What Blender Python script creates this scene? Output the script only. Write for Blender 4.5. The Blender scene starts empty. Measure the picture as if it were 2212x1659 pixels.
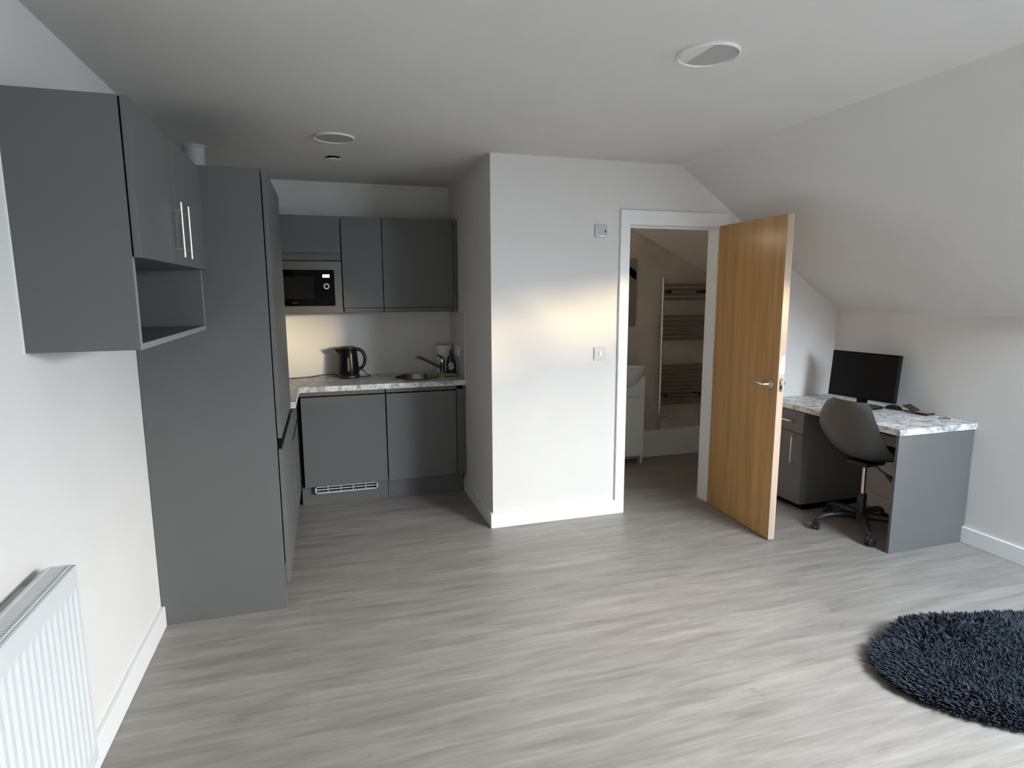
import bpy, bmesh, math, random
from mathutils import Vector, Matrix
random.seed(7)
S = bpy.context.scene
COL = S.collection
PI = math.pi

# ------------------------------------------------------------------ materials
def mat(name, color, rough=0.5, metal=0.0, noise=0.0, nscale=8.0, bump=0.0, bscale=200.0, spec=0.5, emit=None, estr=1.0, coat=0.0):
    m = bpy.data.materials.new(name); m.use_nodes = True
    nt = m.node_tree; N = nt.nodes; L = nt.links
    b = N['Principled BSDF']
    b.inputs['Base Color'].default_value = (*color, 1)
    b.inputs['Roughness'].default_value = rough
    b.inputs['Metallic'].default_value = metal
    b.inputs['Specular IOR Level'].default_value = spec
    if coat: b.inputs['Coat Weight'].default_value = coat
    tc = N.new('ShaderNodeTexCoord')
    if noise:
        n = N.new('ShaderNodeTexNoise'); n.inputs['Scale'].default_value = nscale; n.inputs['Detail'].default_value = 5
        L.new(tc.outputs['Object'], n.inputs['Vector'])
        r = N.new('ShaderNodeValToRGB')
        r.color_ramp.elements[0].position = 0.3; r.color_ramp.elements[1].position = 0.7
        r.color_ramp.elements[0].color = (*[c * (1 - noise) for c in color], 1)
        r.color_ramp.elements[1].color = (*[min(1, c * (1 + noise)) for c in color], 1)
        L.new(n.outputs['Fac'], r.inputs['Fac']); L.new(r.outputs['Color'], b.inputs['Base Color'])
    if bump:
        n2 = N.new('ShaderNodeTexNoise'); n2.inputs['Scale'].default_value = bscale; n2.inputs['Detail'].default_value = 3
        L.new(tc.outputs['Object'], n2.inputs['Vector'])
        bp = N.new('ShaderNodeBump'); bp.inputs['Strength'].default_value = bump; bp.inputs['Distance'].default_value = 0.002
        L.new(n2.outputs['Fac'], bp.inputs['Height']); L.new(bp.outputs['Normal'], b.inputs['Normal'])
    if emit:
        b.inputs['Emission Color'].default_value = (*emit, 1); b.inputs['Emission Strength'].default_value = estr
    return m

def floor_mat():
    m = bpy.data.materials.new('grey_oak_planks'); m.use_nodes = True
    nt = m.node_tree; N = nt.nodes; L = nt.links; b = N['Principled BSDF']
    tc = N.new('ShaderNodeTexCoord')
    def nz(scale, sc, det=6, rough=0.6, dist=0.0):
        mp = N.new('ShaderNodeMapping'); mp.inputs['Scale'].default_value = sc
        L.new(tc.outputs['Object'], mp.inputs['Vector'])
        n = N.new('ShaderNodeTexNoise'); n.inputs['Scale'].default_value = scale; n.inputs['Detail'].default_value = det
        n.inputs['Roughness'].default_value = rough; n.inputs['Distortion'].default_value = dist
        L.new(mp.outputs['Vector'], n.inputs['Vector']); return n
    def ramp(src, stops):
        r = N.new('ShaderNodeValToRGB'); e = r.color_ramp.elements
        e[0].position, e[0].color = stops[0][0], (*stops[0][1], 1)
        e[1].position, e[1].color = stops[1][0], (*stops[1][1], 1)
        for p, c in stops[2:]:
            x = e.new(p); x.color = (*c, 1)
        L.new(src, r.inputs['Fac']); return r
    def mix(a, c, fac, mode='MULTIPLY'):
        x = N.new('ShaderNodeMix'); x.data_type = 'RGBA'; x.blend_type = mode
        x.inputs[0].default_value = fac
        L.new(a, x.inputs[6]); L.new(c, x.inputs[7]); return x.outputs[2]
    br = N.new('ShaderNodeTexBrick')
    br.inputs['Scale'].default_value = 1.0; br.inputs['Brick Width'].default_value = 1.22; br.inputs['Row Height'].default_value = 0.18
    br.inputs['Mortar Size'].default_value = 0.0012; br.inputs['Mortar Smooth'].default_value = 0.3; br.inputs['Bias'].default_value = 0.0
    br.offset = 0.37; br.offset_frequency = 2
    br.inputs['Color1'].default_value = (0.94, 0.94, 0.94, 1); br.inputs['Color2'].default_value = (1.05, 1.04, 1.03, 1)
    br.inputs['Mortar'].default_value = (0.86, 0.85, 0.84, 1)
    L.new(tc.outputs['Object'], br.inputs['Vector'])
    g = nz(1.0, (1.9, 19.0, 1.0), 8, 0.64, 0.5)
    base = ramp(g.outputs['Fac'], [(0.28, (0.205, 0.184, 0.163)), (0.75, (0.37, 0.341, 0.313)), (0.5, (0.282, 0.257, 0.233))])
    f = nz(1.0, (5.0, 70.0, 1.0), 4, 0.6)
    fine = ramp(f.outputs['Fac'], [(0.3, (0.88, 0.88, 0.88)), (0.7, (1.08, 1.08, 1.08))])
    k = nz(1.0, (4.5, 15.0, 1.0), 3, 0.55, 1.5)
    knots = ramp(k.outputs['Fac'], [(0.24, (0.80, 0.79, 0.77)), (0.36, (1, 1, 1))])
    c = mix(base.outputs['Color'], fine.outputs['Color'], 1.0)
    c = mix(c, knots.outputs['Color'], 1.0)
    c = mix(c, br.outputs['Color'], 1.0)
    L.new(c, b.inputs['Base Color'])
    rr = N.new('ShaderNodeMapRange'); rr.inputs['To Min'].default_value = 0.36; rr.inputs['To Max'].default_value = 0.52
    L.new(g.outputs['Fac'], rr.inputs['Value']); L.new(rr.outputs['Result'], b.inputs['Roughness'])
    bp = N.new('ShaderNodeBump'); bp.inputs['Strength'].default_value = 0.12; bp.inputs['Distance'].default_value = 0.002
    L.new(f.outputs['Fac'], bp.inputs['Height']); L.new(bp.outputs['Normal'], b.inputs['Normal'])
    return m

def marble_mat():
    m = bpy.data.materials.new('pale_marble_laminate'); m.use_nodes = True
    nt = m.node_tree; N = nt.nodes; L = nt.links; b = N['Principled BSDF']
    tc = N.new('ShaderNodeTexCoord')
    n = N.new('ShaderNodeTexNoise'); n.inputs['Scale'].default_value = 9; n.inputs['Detail'].default_value = 8
    n.inputs['Roughness'].default_value = 0.65; n.inputs['Distortion'].default_value = 1.6
    L.new(tc.outputs['Object'], n.inputs['Vector'])
    r = N.new('ShaderNodeValToRGB'); e = r.color_ramp.elements
    e[0].position = 0.36; e[0].color = (0.30, 0.30, 0.30, 1)
    e[1].position = 0.55; e[1].color = (0.80, 0.80, 0.79, 1)
    x = e.new(0.45); x.color = (0.56, 0.56, 0.55, 1)
    L.new(n.outputs['Fac'], r.inputs['Fac'])
    v = N.new('ShaderNodeTexNoise'); v.inputs['Scale'].default_value = 24; v.inputs['Detail'].default_value = 5; v.inputs['Distortion'].default_value = 2.5
    L.new(tc.outputs['Object'], v.inputs['Vector'])
    r2 = N.new('ShaderNodeValToRGB'); e = r2.color_ramp.elements
    e[0].position = 0.38; e[0].color = (0.62, 0.62, 0.62, 1); e[1].position = 0.5; e[1].color = (1, 1, 1, 1)
    L.new(v.outputs['Fac'], r2.inputs['Fac'])
    mx = N.new('ShaderNodeMix'); mx.data_type = 'RGBA'; mx.blend_type = 'MULTIPLY'; mx.inputs[0].default_value = 1
    L.new(r.outputs['Color'], mx.inputs[6]); L.new(r2.outputs['Color'], mx.inputs[7])
    L.new(mx.outputs[2], b.inputs['Base Color'])
    b.inputs['Roughness'].default_value = 0.42
    return m

def oak_mat(name, lo, hi, rough):
    m = bpy.data.materials.new(name); m.use_nodes = True
    nt = m.node_tree; N = nt.nodes; L = nt.links; b = N['Principled BSDF']
    tc = N.new('ShaderNodeTexCoord')
    mp = N.new('ShaderNodeMapping'); mp.inputs['Scale'].default_value = (26, 26, 1.3)
    L.new(tc.outputs['Object'], mp.inputs['Vector'])
    n = N.new('ShaderNodeTexNoise'); n.inputs['Scale'].default_value = 1; n.inputs['Detail'].default_value = 6; n.inputs['Distortion'].default_value = 0.3
    L.new(mp.outputs['Vector'], n.inputs['Vector'])
    r = N.new('ShaderNodeValToRGB'); e = r.color_ramp.elements
    e[0].position = 0.3; e[0].color = (*lo, 1); e[1].position = 0.72; e[1].color = (*hi, 1)
    L.new(n.outputs['Fac'], r.inputs['Fac']); L.new(r.outputs['Color'], b.inputs['Base Color'])
    b.inputs['Roughness'].default_value = rough
    return m

M = {}
M['wall'] = mat('white_emulsion', (0.70, 0.678, 0.652), 0.85, noise=0.015, nscale=3, bump=0.06, bscale=140, spec=0.2)
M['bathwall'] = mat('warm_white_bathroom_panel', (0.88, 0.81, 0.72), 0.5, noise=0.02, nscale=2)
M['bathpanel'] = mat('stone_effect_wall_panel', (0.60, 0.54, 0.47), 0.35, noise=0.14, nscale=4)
M['ceil'] = mat('white_ceiling_paint', (0.66, 0.645, 0.624), 0.9, noise=0.015, nscale=3, spec=0.2)
M['gloss'] = mat('white_satin_paint', (0.82, 0.815, 0.80), 0.35, noise=0.01)
M['floor'] = floor_mat()
M['grey'] = mat('dust_grey_matt_laminate', (0.118, 0.1175, 0.1145), 0.5, noise=0.02, nscale=5, spec=0.45)
M['greyin'] = mat('grey_carcass_interior', (0.10, 0.104, 0.106), 0.5, noise=0.02)
M['edge'] = mat('pale_grey_edging', (0.26, 0.265, 0.265), 0.45, noise=0.02)
M['dark'] = mat('shadow_gap_black', (0.006, 0.006, 0.0065), 0.8, noise=0.05, spec=0.03)  # black stands in for the shade inside gaps, recesses and openings
M['marble'] = marble_mat()
M['oak'] = oak_mat('oak_veneer', (0.40, 0.215, 0.075), (0.54, 0.305, 0.115), 0.25)
M['oakedge'] = oak_mat('pale_oak_lipping', (0.44, 0.325, 0.235), (0.54, 0.41, 0.305), 0.5)
M['chrome'] = mat('chrome', (0.78, 0.77, 0.75), 0.14, 1.0, noise=0.02)
M['sinksteel'] = mat('sink_steel', (0.26, 0.255, 0.245), 0.2, 1.0, noise=0.03)
M['steel'] = mat('brushed_steel', (0.17, 0.165, 0.155), 0.4, 1.0, noise=0.03, nscale=40)
M['darkchrome'] = mat('shaded_chrome', (0.30, 0.29, 0.28), 0.12, 1.0, noise=0.02)
M['satin'] = mat('satin_nickel', (0.70, 0.68, 0.64), 0.28, 1.0, noise=0.02)
M['blackgloss'] = mat('black_gloss_plastic', (0.006, 0.006, 0.007), 0.25, noise=0.05, spec=0.15)
M['blackglass'] = mat('black_glass', (0.002, 0.002, 0.002), 0.12, noise=0.05, spec=0.12)
M['blackplastic'] = mat('black_plastic', (0.014, 0.014, 0.015), 0.42, noise=0.05)
M['blackfabric'] = mat('black_fabric', (0.012, 0.012, 0.013), 0.9, noise=0.1, nscale=60)
M['screen'] = mat('dark_screen', (0.005, 0.0055, 0.006), 0.35, noise=0.05, spec=0.15)
M['dullchrome'] = mat('dull_chrome', (0.38, 0.35, 0.31), 0.32, 1.0, noise=0.03)
M['shell'] = mat('grey_moulded_plastic', (0.080, 0.080, 0.078), 0.42, noise=0.03)
M['white'] = mat('white_plastic', (0.80, 0.79, 0.78), 0.35, noise=0.01)
M['switchplate'] = mat('cream_switch_plastic', (0.58, 0.55, 0.52), 0.4, noise=0.01)
M['switchgrey'] = mat('pale_grey_plastic', (0.52, 0.52, 0.53), 0.45, noise=0.02)
M['diffuser'] = mat('grey_light_diffuser', (0.42, 0.42, 0.41), 0.5, noise=0.02)
M['radiator'] = mat('white_radiator_enamel', (0.62, 0.63, 0.63), 0.35, noise=0.01)
M['paper'] = mat('kitchen_paper', (0.80, 0.79, 0.76), 0.95, noise=0.03, nscale=40)
M['green'] = mat('dark_green_liquid_bottle', (0.004, 0.030, 0.018), 0.15, noise=0.1)
M['red'] = mat('red_cap', (0.20, 0.012, 0.015), 0.4, noise=0.1)
M['yellow'] = mat('yellow_sponge', (0.42, 0.36, 0.13), 0.95, noise=0.2, nscale=80)
M['scour'] = mat('dark_scourer', (0.02, 0.025, 0.02), 0.95, noise=0.2, nscale=80)
M['ceramic'] = mat('white_ceramic', (0.80, 0.79, 0.76), 0.12, noise=0.01)
M['led'] = mat('display_light', (0.9, 0.9, 1.0), 0.4, emit=(0.85, 0.9, 1.0), estr=14)
M['knobring'] = mat('pale_knob_ring', (0.75, 0.73, 0.68), 0.25, 0.6, noise=0.02)
M['rug'] = mat('slate_blue_shag', (0.028, 0.034, 0.043), 0.95, noise=0.35, nscale=30, spec=0.15)
M['leather'] = mat('dark_brown_leather', (0.030, 0.018, 0.015), 0.5, noise=0.2)
M['pink'] = mat('dusky_pink_lining', (0.36, 0.22, 0.20), 0.7, noise=0.1)
M['mirror'] = mat('mirror_glass', (0.75, 0.75, 0.73), 0.03, 1.0, noise=0.01)
M['faint'] = mat('faint_grey_print', (0.10, 0.10, 0.10), 0.4, noise=0.1)

def glass_mat():
    m = bpy.data.materials.new('window_glass'); m.use_nodes = True
    nt = m.node_tree; N = nt.nodes; L = nt.links
    N.remove(N['Principled BSDF'])
    t = N.new('ShaderNodeBsdfTransparent'); t.inputs['Color'].default_value = (0.95, 0.97, 0.97, 1)
    g = N.new('ShaderNodeBsdfGlossy'); g.inputs['Roughness'].default_value = 0.02
    mx = N.new('ShaderNodeMixShader'); mx.inputs[0].default_value = 0.06
    L.new(t.outputs[0], mx.inputs[1]); L.new(g.outputs[0], mx.inputs[2]); L.new(mx.outputs[0], N['Material Output'].inputs['Surface'])
    return m
M['glass'] = glass_mat()

# ------------------------------------------------------------------ geometry helpers (world coordinates)
def new(): return bmesh.new()

def box(bm, x0, x1, y0, y1, z0, z1, bev=0.0, mx=None, seg=2):
    t = bmesh.new()
    v = [t.verts.new((x, y, z)) for x in (x0, x1) for y in (y0, y1) for z in (z0, z1)]
    for f in ((0, 1, 3, 2), (4, 6, 7, 5), (0, 4, 5, 1), (2, 3, 7, 6), (0, 2, 6, 4), (1, 5, 7, 3)):
        t.faces.new([v[i] for i in f])
    if bev: bmesh.ops.bevel(t, geom=list(t.edges), offset=bev, segments=seg, profile=0.5, affect='EDGES')
    if mx is not None: t.transform(mx)
    join(bm, t); return bm

def join(bm, t):
    me = bpy.data.meshes.new('tmp'); t.normal_update(); t.to_mesh(me); t.free(); bm.from_mesh(me); bpy.data.meshes.remove(me)

def prism(bm, pts, axis, a0, a1, bev=0.0, mx=None):
    """polygon pts (2D) extruded along axis from a0 to a1; pts are the remaining axes in xyz order"""
    t = bmesh.new()
    def P(p, a):
        return {'x': (a, p[0], p[1]), 'y': (p[0], a, p[1]), 'z': (p[0], p[1], a)}[axis]
    A = [t.verts.new(P(p, a0)) for p in pts]; B = [t.verts.new(P(p, a1)) for p in pts]
    t.faces.new(A); t.faces.new(B[::-1]); n = len(pts)
    for i in range(n): t.faces.new((A[i], B[i], B[(i + 1) % n], A[(i + 1) % n]))
    bmesh.ops.recalc_face_normals(t, faces=t.faces)
    if bev: bmesh.ops.bevel(t, geom=list(t.edges), offset=bev, segments=2, profile=0.5, affect='EDGES')
    if mx is not None: t.transform(mx)
    join(bm, t); return bm

def lathe(bm, prof, c, n=40, axis='z', mx=None, closed=False):
    """prof: list of (radius, height); c: base point"""
    t = bmesh.new(); rings = []
    for r, h in prof:
        if r < 1e-6: rings.append([t.verts.new((0, 0, h))]); continue
        rings.append([t.verts.new((r * math.cos(2 * PI * i / n), r * math.sin(2 * PI * i / n), h)) for i in range(n)])
    for a, b in zip(rings, rings[1:] + ([rings[0]] if closed else [])):
        for i in range(n):
            j = (i + 1) % n
            if len(a) == 1 and len(b) == 1: continue
            if len(a) == 1: t.faces.new((a[0], b[j], b[i]))
            elif len(b) == 1: t.faces.new((a[i], a[j], b[0]))
            else: t.faces.new((a[i], a[j], b[j], b[i]))
    if len(rings[0]) > 1 and not closed: t.faces.new(rings[0][::-1])
    if len(rings[-1]) > 1 and not closed: t.faces.new(rings[-1])
    if axis == 'x': t.transform(Matrix.Rotation(PI / 2, 4, 'Y'))
    if axis == '-x': t.transform(Matrix.Rotation(-PI / 2, 4, 'Y'))
    if axis == 'y': t.transform(Matrix.Rotation(-PI / 2, 4, 'X'))
    if axis == '-y': t.transform(Matrix.Rotation(PI / 2, 4, 'X'))
    if axis == '-z': t.transform(Matrix.Rotation(PI, 4, 'X'))
    t.transform(Matrix.Translation(c))
    if mx is not None: t.transform(mx)
    bmesh.ops.recalc_face_normals(t, faces=t.faces)
    join(bm, t); return bm

def tube(bm, pts, r, n=10, mx=None, smooth=0):
    """round tube along a polyline; r a number or one per point"""
    pts = [Vector(p) for p in pts]
    rs = list(r) if isinstance(r, (list, tuple)) else [r] * len(pts)
    for _ in range(smooth):
        q = [pts[0]]; qr = [rs[0]]
        for i in range(len(pts) - 1):
            q += [pts[i] * .75 + pts[i + 1] * .25, pts[i] * .25 + pts[i + 1] * .75]
            qr += [rs[i] * .75 + rs[i + 1] * .25, rs[i] * .25 + rs[i + 1] * .75]
        q.append(pts[-1]); qr.append(rs[-1]); pts, rs = q, qr
    t = bmesh.new(); rings = []; up = None
    for i, p in enumerate(pts):
        d = (pts[min(i + 1, len(pts) - 1)] - pts[max(i - 1, 0)]).normalized()
        if up is None:
            up = Vector((0, 0, 1)) if abs(d.z) < .9 else Vector((1, 0, 0))
        a = d.cross(up).normalized(); b2 = a.cross(d).normalized(); up = b2
        rings.append([t.verts.new(p + a * rs[i] * math.cos(2 * PI * k / n) + b2 * rs[i] * math.sin(2 * PI * k / n)) for k in range(n)])
    for a, b2 in zip(rings, rings[1:]):
        for k in range(n): t.faces.new((a[k], a[(k + 1) % n], b2[(k + 1) % n], b2[k]))
    t.faces.new(rings[0][::-1]); t.faces.new(rings[-1])
    bmesh.ops.recalc_face_normals(t, faces=t.faces)
    if mx is not None: t.transform(mx)
    join(bm, t); return bm

def base_of(o):
    while o.parent: o = o.parent
    return Vector(o.location)

def obj(name, bm, m, parent=None, smooth=False, label=None):
    bm.normal_update()
    if parent is not None: org = base_of(parent)
    else:
        xs = [v.co for v in bm.verts]
        mn = Vector([min(c[i] for c in xs) for i in range(3)]); mxx = Vector([max(c[i] for c in xs) for i in range(3)])
        org = Vector(((mn.x + mxx.x) / 2, (mn.y + mxx.y) / 2, mn.z))
    bm.transform(Matrix.Translation(-org))
    me = bpy.data.meshes.new(name); bm.to_mesh(me); bm.free()
    me.materials.append(m)
    if smooth:
        me.shade_smooth()
        try: me.set_sharp_from_angle(angle=math.radians(35))
        except Exception: pass
    o = bpy.data.objects.new(name, me); COL.objects.link(o)
    if parent is None: o.location = org
    else: o.parent = parent
    if label: o['label'] = label
    return o

def thing(name, label, cat, loc, group=None):
    o = bpy.data.objects.new(name, None); COL.objects.link(o); o.location = loc
    o.empty_display_size = 0.05
    o['label'] = label; o['category'] = cat
    if group: o['group'] = group
    return o

def tag(o, label, cat, group=None):
    o['label'] = label; o['category'] = cat
    if group: o['group'] = group
    return o

def struct(name, bm, m, parent=None, smooth=False):
    o = obj(name, bm, m, parent, smooth)
    if parent is None: o['kind'] = 'structure'
    return o

def rounded_rect(w, h, r, n=6):
    pts = []
    for cx, cy, a in ((w / 2 - r, h / 2 - r, 0), (-w / 2 + r, h / 2 - r, 90), (-w / 2 + r, -h / 2 + r, 180), (w / 2 - r, -h / 2 + r, 270)):
        for i in range(n + 1):
            t = math.radians(a + 90 * i / n); pts.append((cx + r * math.cos(t), cy + r * math.sin(t)))
    return pts

# ------------------------------------------------------------------ room dimensions
XL, XC, XR = -0.7976, 1.0, 3.722
YB, Y1, YK = -2.2, 3.70, 5.0
ZC, ZW = 2.379, 1.398
XS = 2.318
TH = 0.10
SL = Vector((XR - XS, 0, ZW - ZC)); SLEN = SL.length; sdir = SL / SLEN; sn = Vector((-sdir.z, 0, sdir.x))   # along slope, outward normal

# ------------------------------------------------------------------ setting
b = new(); box(b, XL - .15, XR + .3, YB - .15, YK + .15, -.12, 0); fl = struct('floor', b, M['floor'])
b = new(); box(b, XL - TH, XL, YB - .1, YK + TH, 0, ZC + .05); struct('wall_left', b, M['wall'])
b = new(); box(b, XR, XR + .2, YB - .1, Y1 + TH, 0, ZW + .02); box(b, XR, XR + .2, Y1 + TH, YK + TH, 0, 1.90); struct('wall_right', b, M['wall'])
b = new(); prism(b, [(XL - TH, 0), (XR + .2, 0), (XR + .2, ZW - .05), (XR, ZW + .05), (XS, ZC + .05), (XL - TH, ZC + .05)], 'y', YB - .1, YB); struct('wall_rear', b, M['wall'])
b = new(); box(b, XL, XC, YK, YK + TH, 0, ZC + .02); struct('wall_alcove_back', b, M['wall'])
b = new(); box(b, XL - TH, XS, YB - .1, YK + TH, ZC, ZC + .12); struct('ceiling', b, M['ceil'])

# front wall: block beside the alcove and doorway wall, one mesh with a door opening
JX0, JX1, JZ = 1.953, 2.632, 1.978
b = new()
box(b, XC, XC + TH, Y1, YK, 0, ZC + .01)
box(b, XC + TH, JX0 - .03, Y1, Y1 + TH, 0, ZC + .01)
box(b, JX1 + .03, XR, Y1, Y1 + TH, 0, ZC + .01)
box(b, JX0 - .03, JX1 + .03, Y1, Y1 + TH, JZ + .03, ZC + .01)
struct('wall_front', b, M['wall'])

# sloped ceiling with two roof window openings
WS0, WS1, WY0, WY1 = 0.55, 1.66, -1.05, 0.41
VS0, VS1, VY0, VY1 = 1.05, 1.69, 0.46, 1.93
def slope_pt(s, y, h):
    p = Vector((XS, 0, ZC)) + sdir * s + sn * h; return Vector((p.x, y, p.z))
def slope_box(bm, s0, s1, y0, y1, h0, h1):
    t = bmesh.new()
    v = [t.verts.new(slope_pt(s, y, h)) for s in (s0, s1) for y in (y0, y1) for h in (h0, h1)]
    for f in ((0, 1, 3, 2), (4, 6, 7, 5), (0, 4, 5, 1), (2, 3, 7, 6), (0, 2, 6, 4), (1, 5, 7, 3)): t.faces.new([v[i] for i in f])
    bmesh.ops.recalc_face_normals(t, faces=t.faces); join(bm, t)
b = new()
SE = SLEN + .1
slope_box(b, 0, SE, YB - .1, WY0, 0, .08)
slope_box(b, 0, WS0, WY0, WY1, 0, .08); slope_box(b, WS1, SE, WY0, WY1, 0, .08)
slope_box(b, 0, SE, WY1, VY0, 0, .08)
slope_box(b, 0, VS0, VY0, VY1, 0, .08); slope_box(b, VS1, SE, VY0, VY1, 0, .08)
slope_box(b, 0, SE, VY1, Y1 + TH, 0, .08)
struct('ceiling_slope', b, M['ceil'])
# roof windows
w = .042
for name, (s0, s1, y0, y1) in (('window_1', (WS0, WS1, WY0, WY1)), ('window_2', (VS0, VS1, VY0, VY1))):
    b = new()
    slope_box(b, s0, s1, y0, y0 + w, .03, .09); slope_box(b, s0, s1, y1 - w, y1, .03, .09)
    slope_box(b, s0, s0 + w, y0 + w, y1 - w, .03, .09); slope_box(b, s1 - w, s1, y0 + w, y1 - w, .03, .09)
    win = struct(name, b, M['gloss'])
    b = new(); slope_box(b, s0 + w, s1 - w, y0 + w, y1 - w, .06, .067); obj('pane', b, M['glass'], win)
    b = new(); tube(b, [slope_pt(s0 + w + .03, (y0 + y1) / 2 - .15, .02), slope_pt(s0 + w + .03, (y0 + y1) / 2 + .15, .02)], .012); obj('window_bar', b, M['satin'], win)

# bathroom shell
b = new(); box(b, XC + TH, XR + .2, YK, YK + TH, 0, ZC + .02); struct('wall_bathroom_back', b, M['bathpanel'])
b = new(); t = bmesh.new()
# bathroom ceiling: slopes down to the right; back tilt added to catch doorway light
lo_b = [(XC + TH, 2.15), (2.55, 2.15), (XR, 1.588)]; lo_f = [(XC + TH, 2.375), (2.75, 2.375), (XR, 1.80)]
def ring(y, lo, up): return [t.verts.new((x, y, z)) for x, z in lo] + [t.verts.new((XR, y, up)), t.verts.new((XC + TH, y, up))]
A, B_ = ring(Y1 + TH, lo_f, 2.50), ring(YK, lo_b, 2.50)
t.faces.new(A); t.faces.new(B_[::-1])
for i in range(5): t.faces.new((A[i], B_[i], B_[(i + 1) % 5], A[(i + 1) % 5]))
bmesh.ops.recalc_face_normals(t, faces=t.faces); join(b, t); struct('ceiling_bathroom', b, M['bathwall'])
b = new(); box(b, 2.28, XR, 4.92, YK, 0, .252, .003); struct('trim_2', b, M['gloss'])

# skirting boards
SK, SH = .018, .10
def skirt(name, x0, x1, y0, y1):
    b = new(); box(b, x0, x1, y0, y1, 0, SH, .003); struct(name, b, M['gloss'])
skirt('baseboard_left', XL, XL + SK, YB, 3.005)
skirt('baseboard_front', XC - SK, 1.882, Y1 - SK, Y1)
skirt('baseboard_alcove', XC - SK, XC, Y1, 4.515)
skirt('baseboard_right', XR - SK, XR, YB, 3.68)
skirt('baseboard_rear', XL, XR, YB, YB + SK)

# door frame: lining and architrave
b = new()
AX = 1.880
box(b, JX0 - .03, JX0, Y1 - .004, Y1 + TH + .012, 0, JZ + .03, .002)
box(b, JX1, JX1 + .03, Y1 - .004, Y1 + TH + .012, 0, JZ + .03, .002)
box(b, JX0, JX1, Y1 - .004, Y1 + TH + .012, JZ, JZ + .03, .002)
box(b, JX0, JX0 + .012, Y1 + .045, Y1 + TH, 0, JZ, .001)
box(b, JX0, JX1, Y1 + .045, Y1 + TH, JZ - .012, JZ, .001)
fr = struct('trim_1', b, M['gloss'])
b = new()
def zs(x): return ZC + (x - XS) * SL.z / SL.x
prism(b, [(AX, 0), (JX0 - .004, 0), (JX0 - .004, JZ + .004), (JX1 + .004, JZ + .004), (JX1 + .004, 0), (JX1 + .074, 0), (JX1 + .074, 2.073), (AX, 2.073)], 'y', Y1 - .018, Y1, .003)
obj('architrave', b, M['gloss'], fr)

# ------------------------------------------------------------------ the oak door
D0 = Vector((2.6265, 3.676, 0)); D1 = Vector((2.5815, 2.9715, 0))
dd = (D1 - D0); DW = dd.length; dd.normalize(); dn = Vector((dd.y, -dd.x, 0))   # dn points to -x (visible face)
if dn.x > 0: dn = -dn
# local frame: u along leaf from hinge, n = out of the visible face
DM = Matrix(((dd.x, dn.x, 0, D0.x), (dd.y, dn.y, 0, D0.y), (0, 0, 1, .006), (0, 0, 0, 1)))
door = bpy.data.objects.new('door_1', None); COL.objects.link(door); door.location = D0; door['kind'] = 'structure'
door['label'] = 'open oak veneer door with a lever handle beside the white door frame'
DT = .044
b = new(); box(b, 0, DW - .004, -DT, 0, 0, 1.981, .0012, DM); obj('door_leaf', b, M['oak'], door)
b = new(); box(b, DW - .004, DW, -DT, 0, 0, 1.981, .0012, DM); obj('lipping', b, M['oakedge'], door, label='pale edge strip of the door')
hu = DW - .062; hz = .984 - .006
hd = None
b = new(); lathe(b, [(.0, 0), (.026, 0), (.026, .006), (.023, .009), (0, .009)], (0, 0, 0), 36, 'y', DM @ Matrix.Translation((hu, 0, hz))); hd = obj('door_handle', b, M['satin'], door, True, label='satin metal lever handle')
b = new(); tube(b, [(hu, .006, hz), (hu, .05, hz), (hu - .02, .056, hz), (hu - .07, .056, hz + .002), (hu - .13, .056, hz - .002 + .008), (hu - .15, .046, hz + .012)], [.010, .010, .010, .0095, .009, .007], 14, DM, 1); obj('lever', b, M['satin'], hd, True)
b = new(); lathe(b, [(.0, 0), (.026, 0), (.026, .006), (.023, .009), (0, .009)], (0, 0, 0), 36, '-y', DM @ Matrix.Translation((hu, -DT, hz))); hd2 = obj('door_handle', b, M['satin'], door, True)
b = new(); tube(b, [(hu, -DT - .006, hz), (hu, -DT - .05, hz), (hu - .02, -DT - .056, hz), (hu - .15, -DT - .05, hz + .01)], .0095, 14, DM, 1); obj('lever', b, M['satin'], hd2, True)
b = new(); box(b, DW, DW + .0015, -.033, -.011, hz - .04, hz + .04, .0005, DM); lp = obj('latch_plate', b, M['steel'], door)
b = new(); prism(b, [(-.028, hz + .004), (-.016, hz + .004), (-.016, hz + .022), (-.028, hz + .022)], 'x', DW + .0015, DW + .010, .001, DM); obj('latch_bolt', b, M['chrome'], lp)
b = new(); box(b, DW + .0015, DW + .002, -.028, -.016, hz - .026, hz - .004, 0, DM); obj('keyhole', b, M['dark'], lp)
b = new(); prism(b, [(-.040, 1.045), (-.006, 1.045), (-.006, 1.12), (-.014, 1.135), (-.010, 1.15), (-.040, 1.156)], 'x', DW, DW + .0008, 0, DM); obj('sticker', b, M['white'], door, label='torn white paper sticker on the door edge')
for z in (.25, 1.0, 1.72):
    b = new(); tube(b, [(-.003, -.006, z), (-.003, -.006, z + .09)], .006, 12, DM); obj('hinge', b, M['satin'], door, True)

# ------------------------------------------------------------------ radiator
rad = thing('radiator', 'white double panel radiator with fluted front on the left wall', 'radiator', (-.73, 1.1, .21))
RX0, RX1, RY0, RY1, RZ0, RZ1 = -.768, -.692, .35, 1.868, .21, .805
b = new()
pts = []
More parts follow.
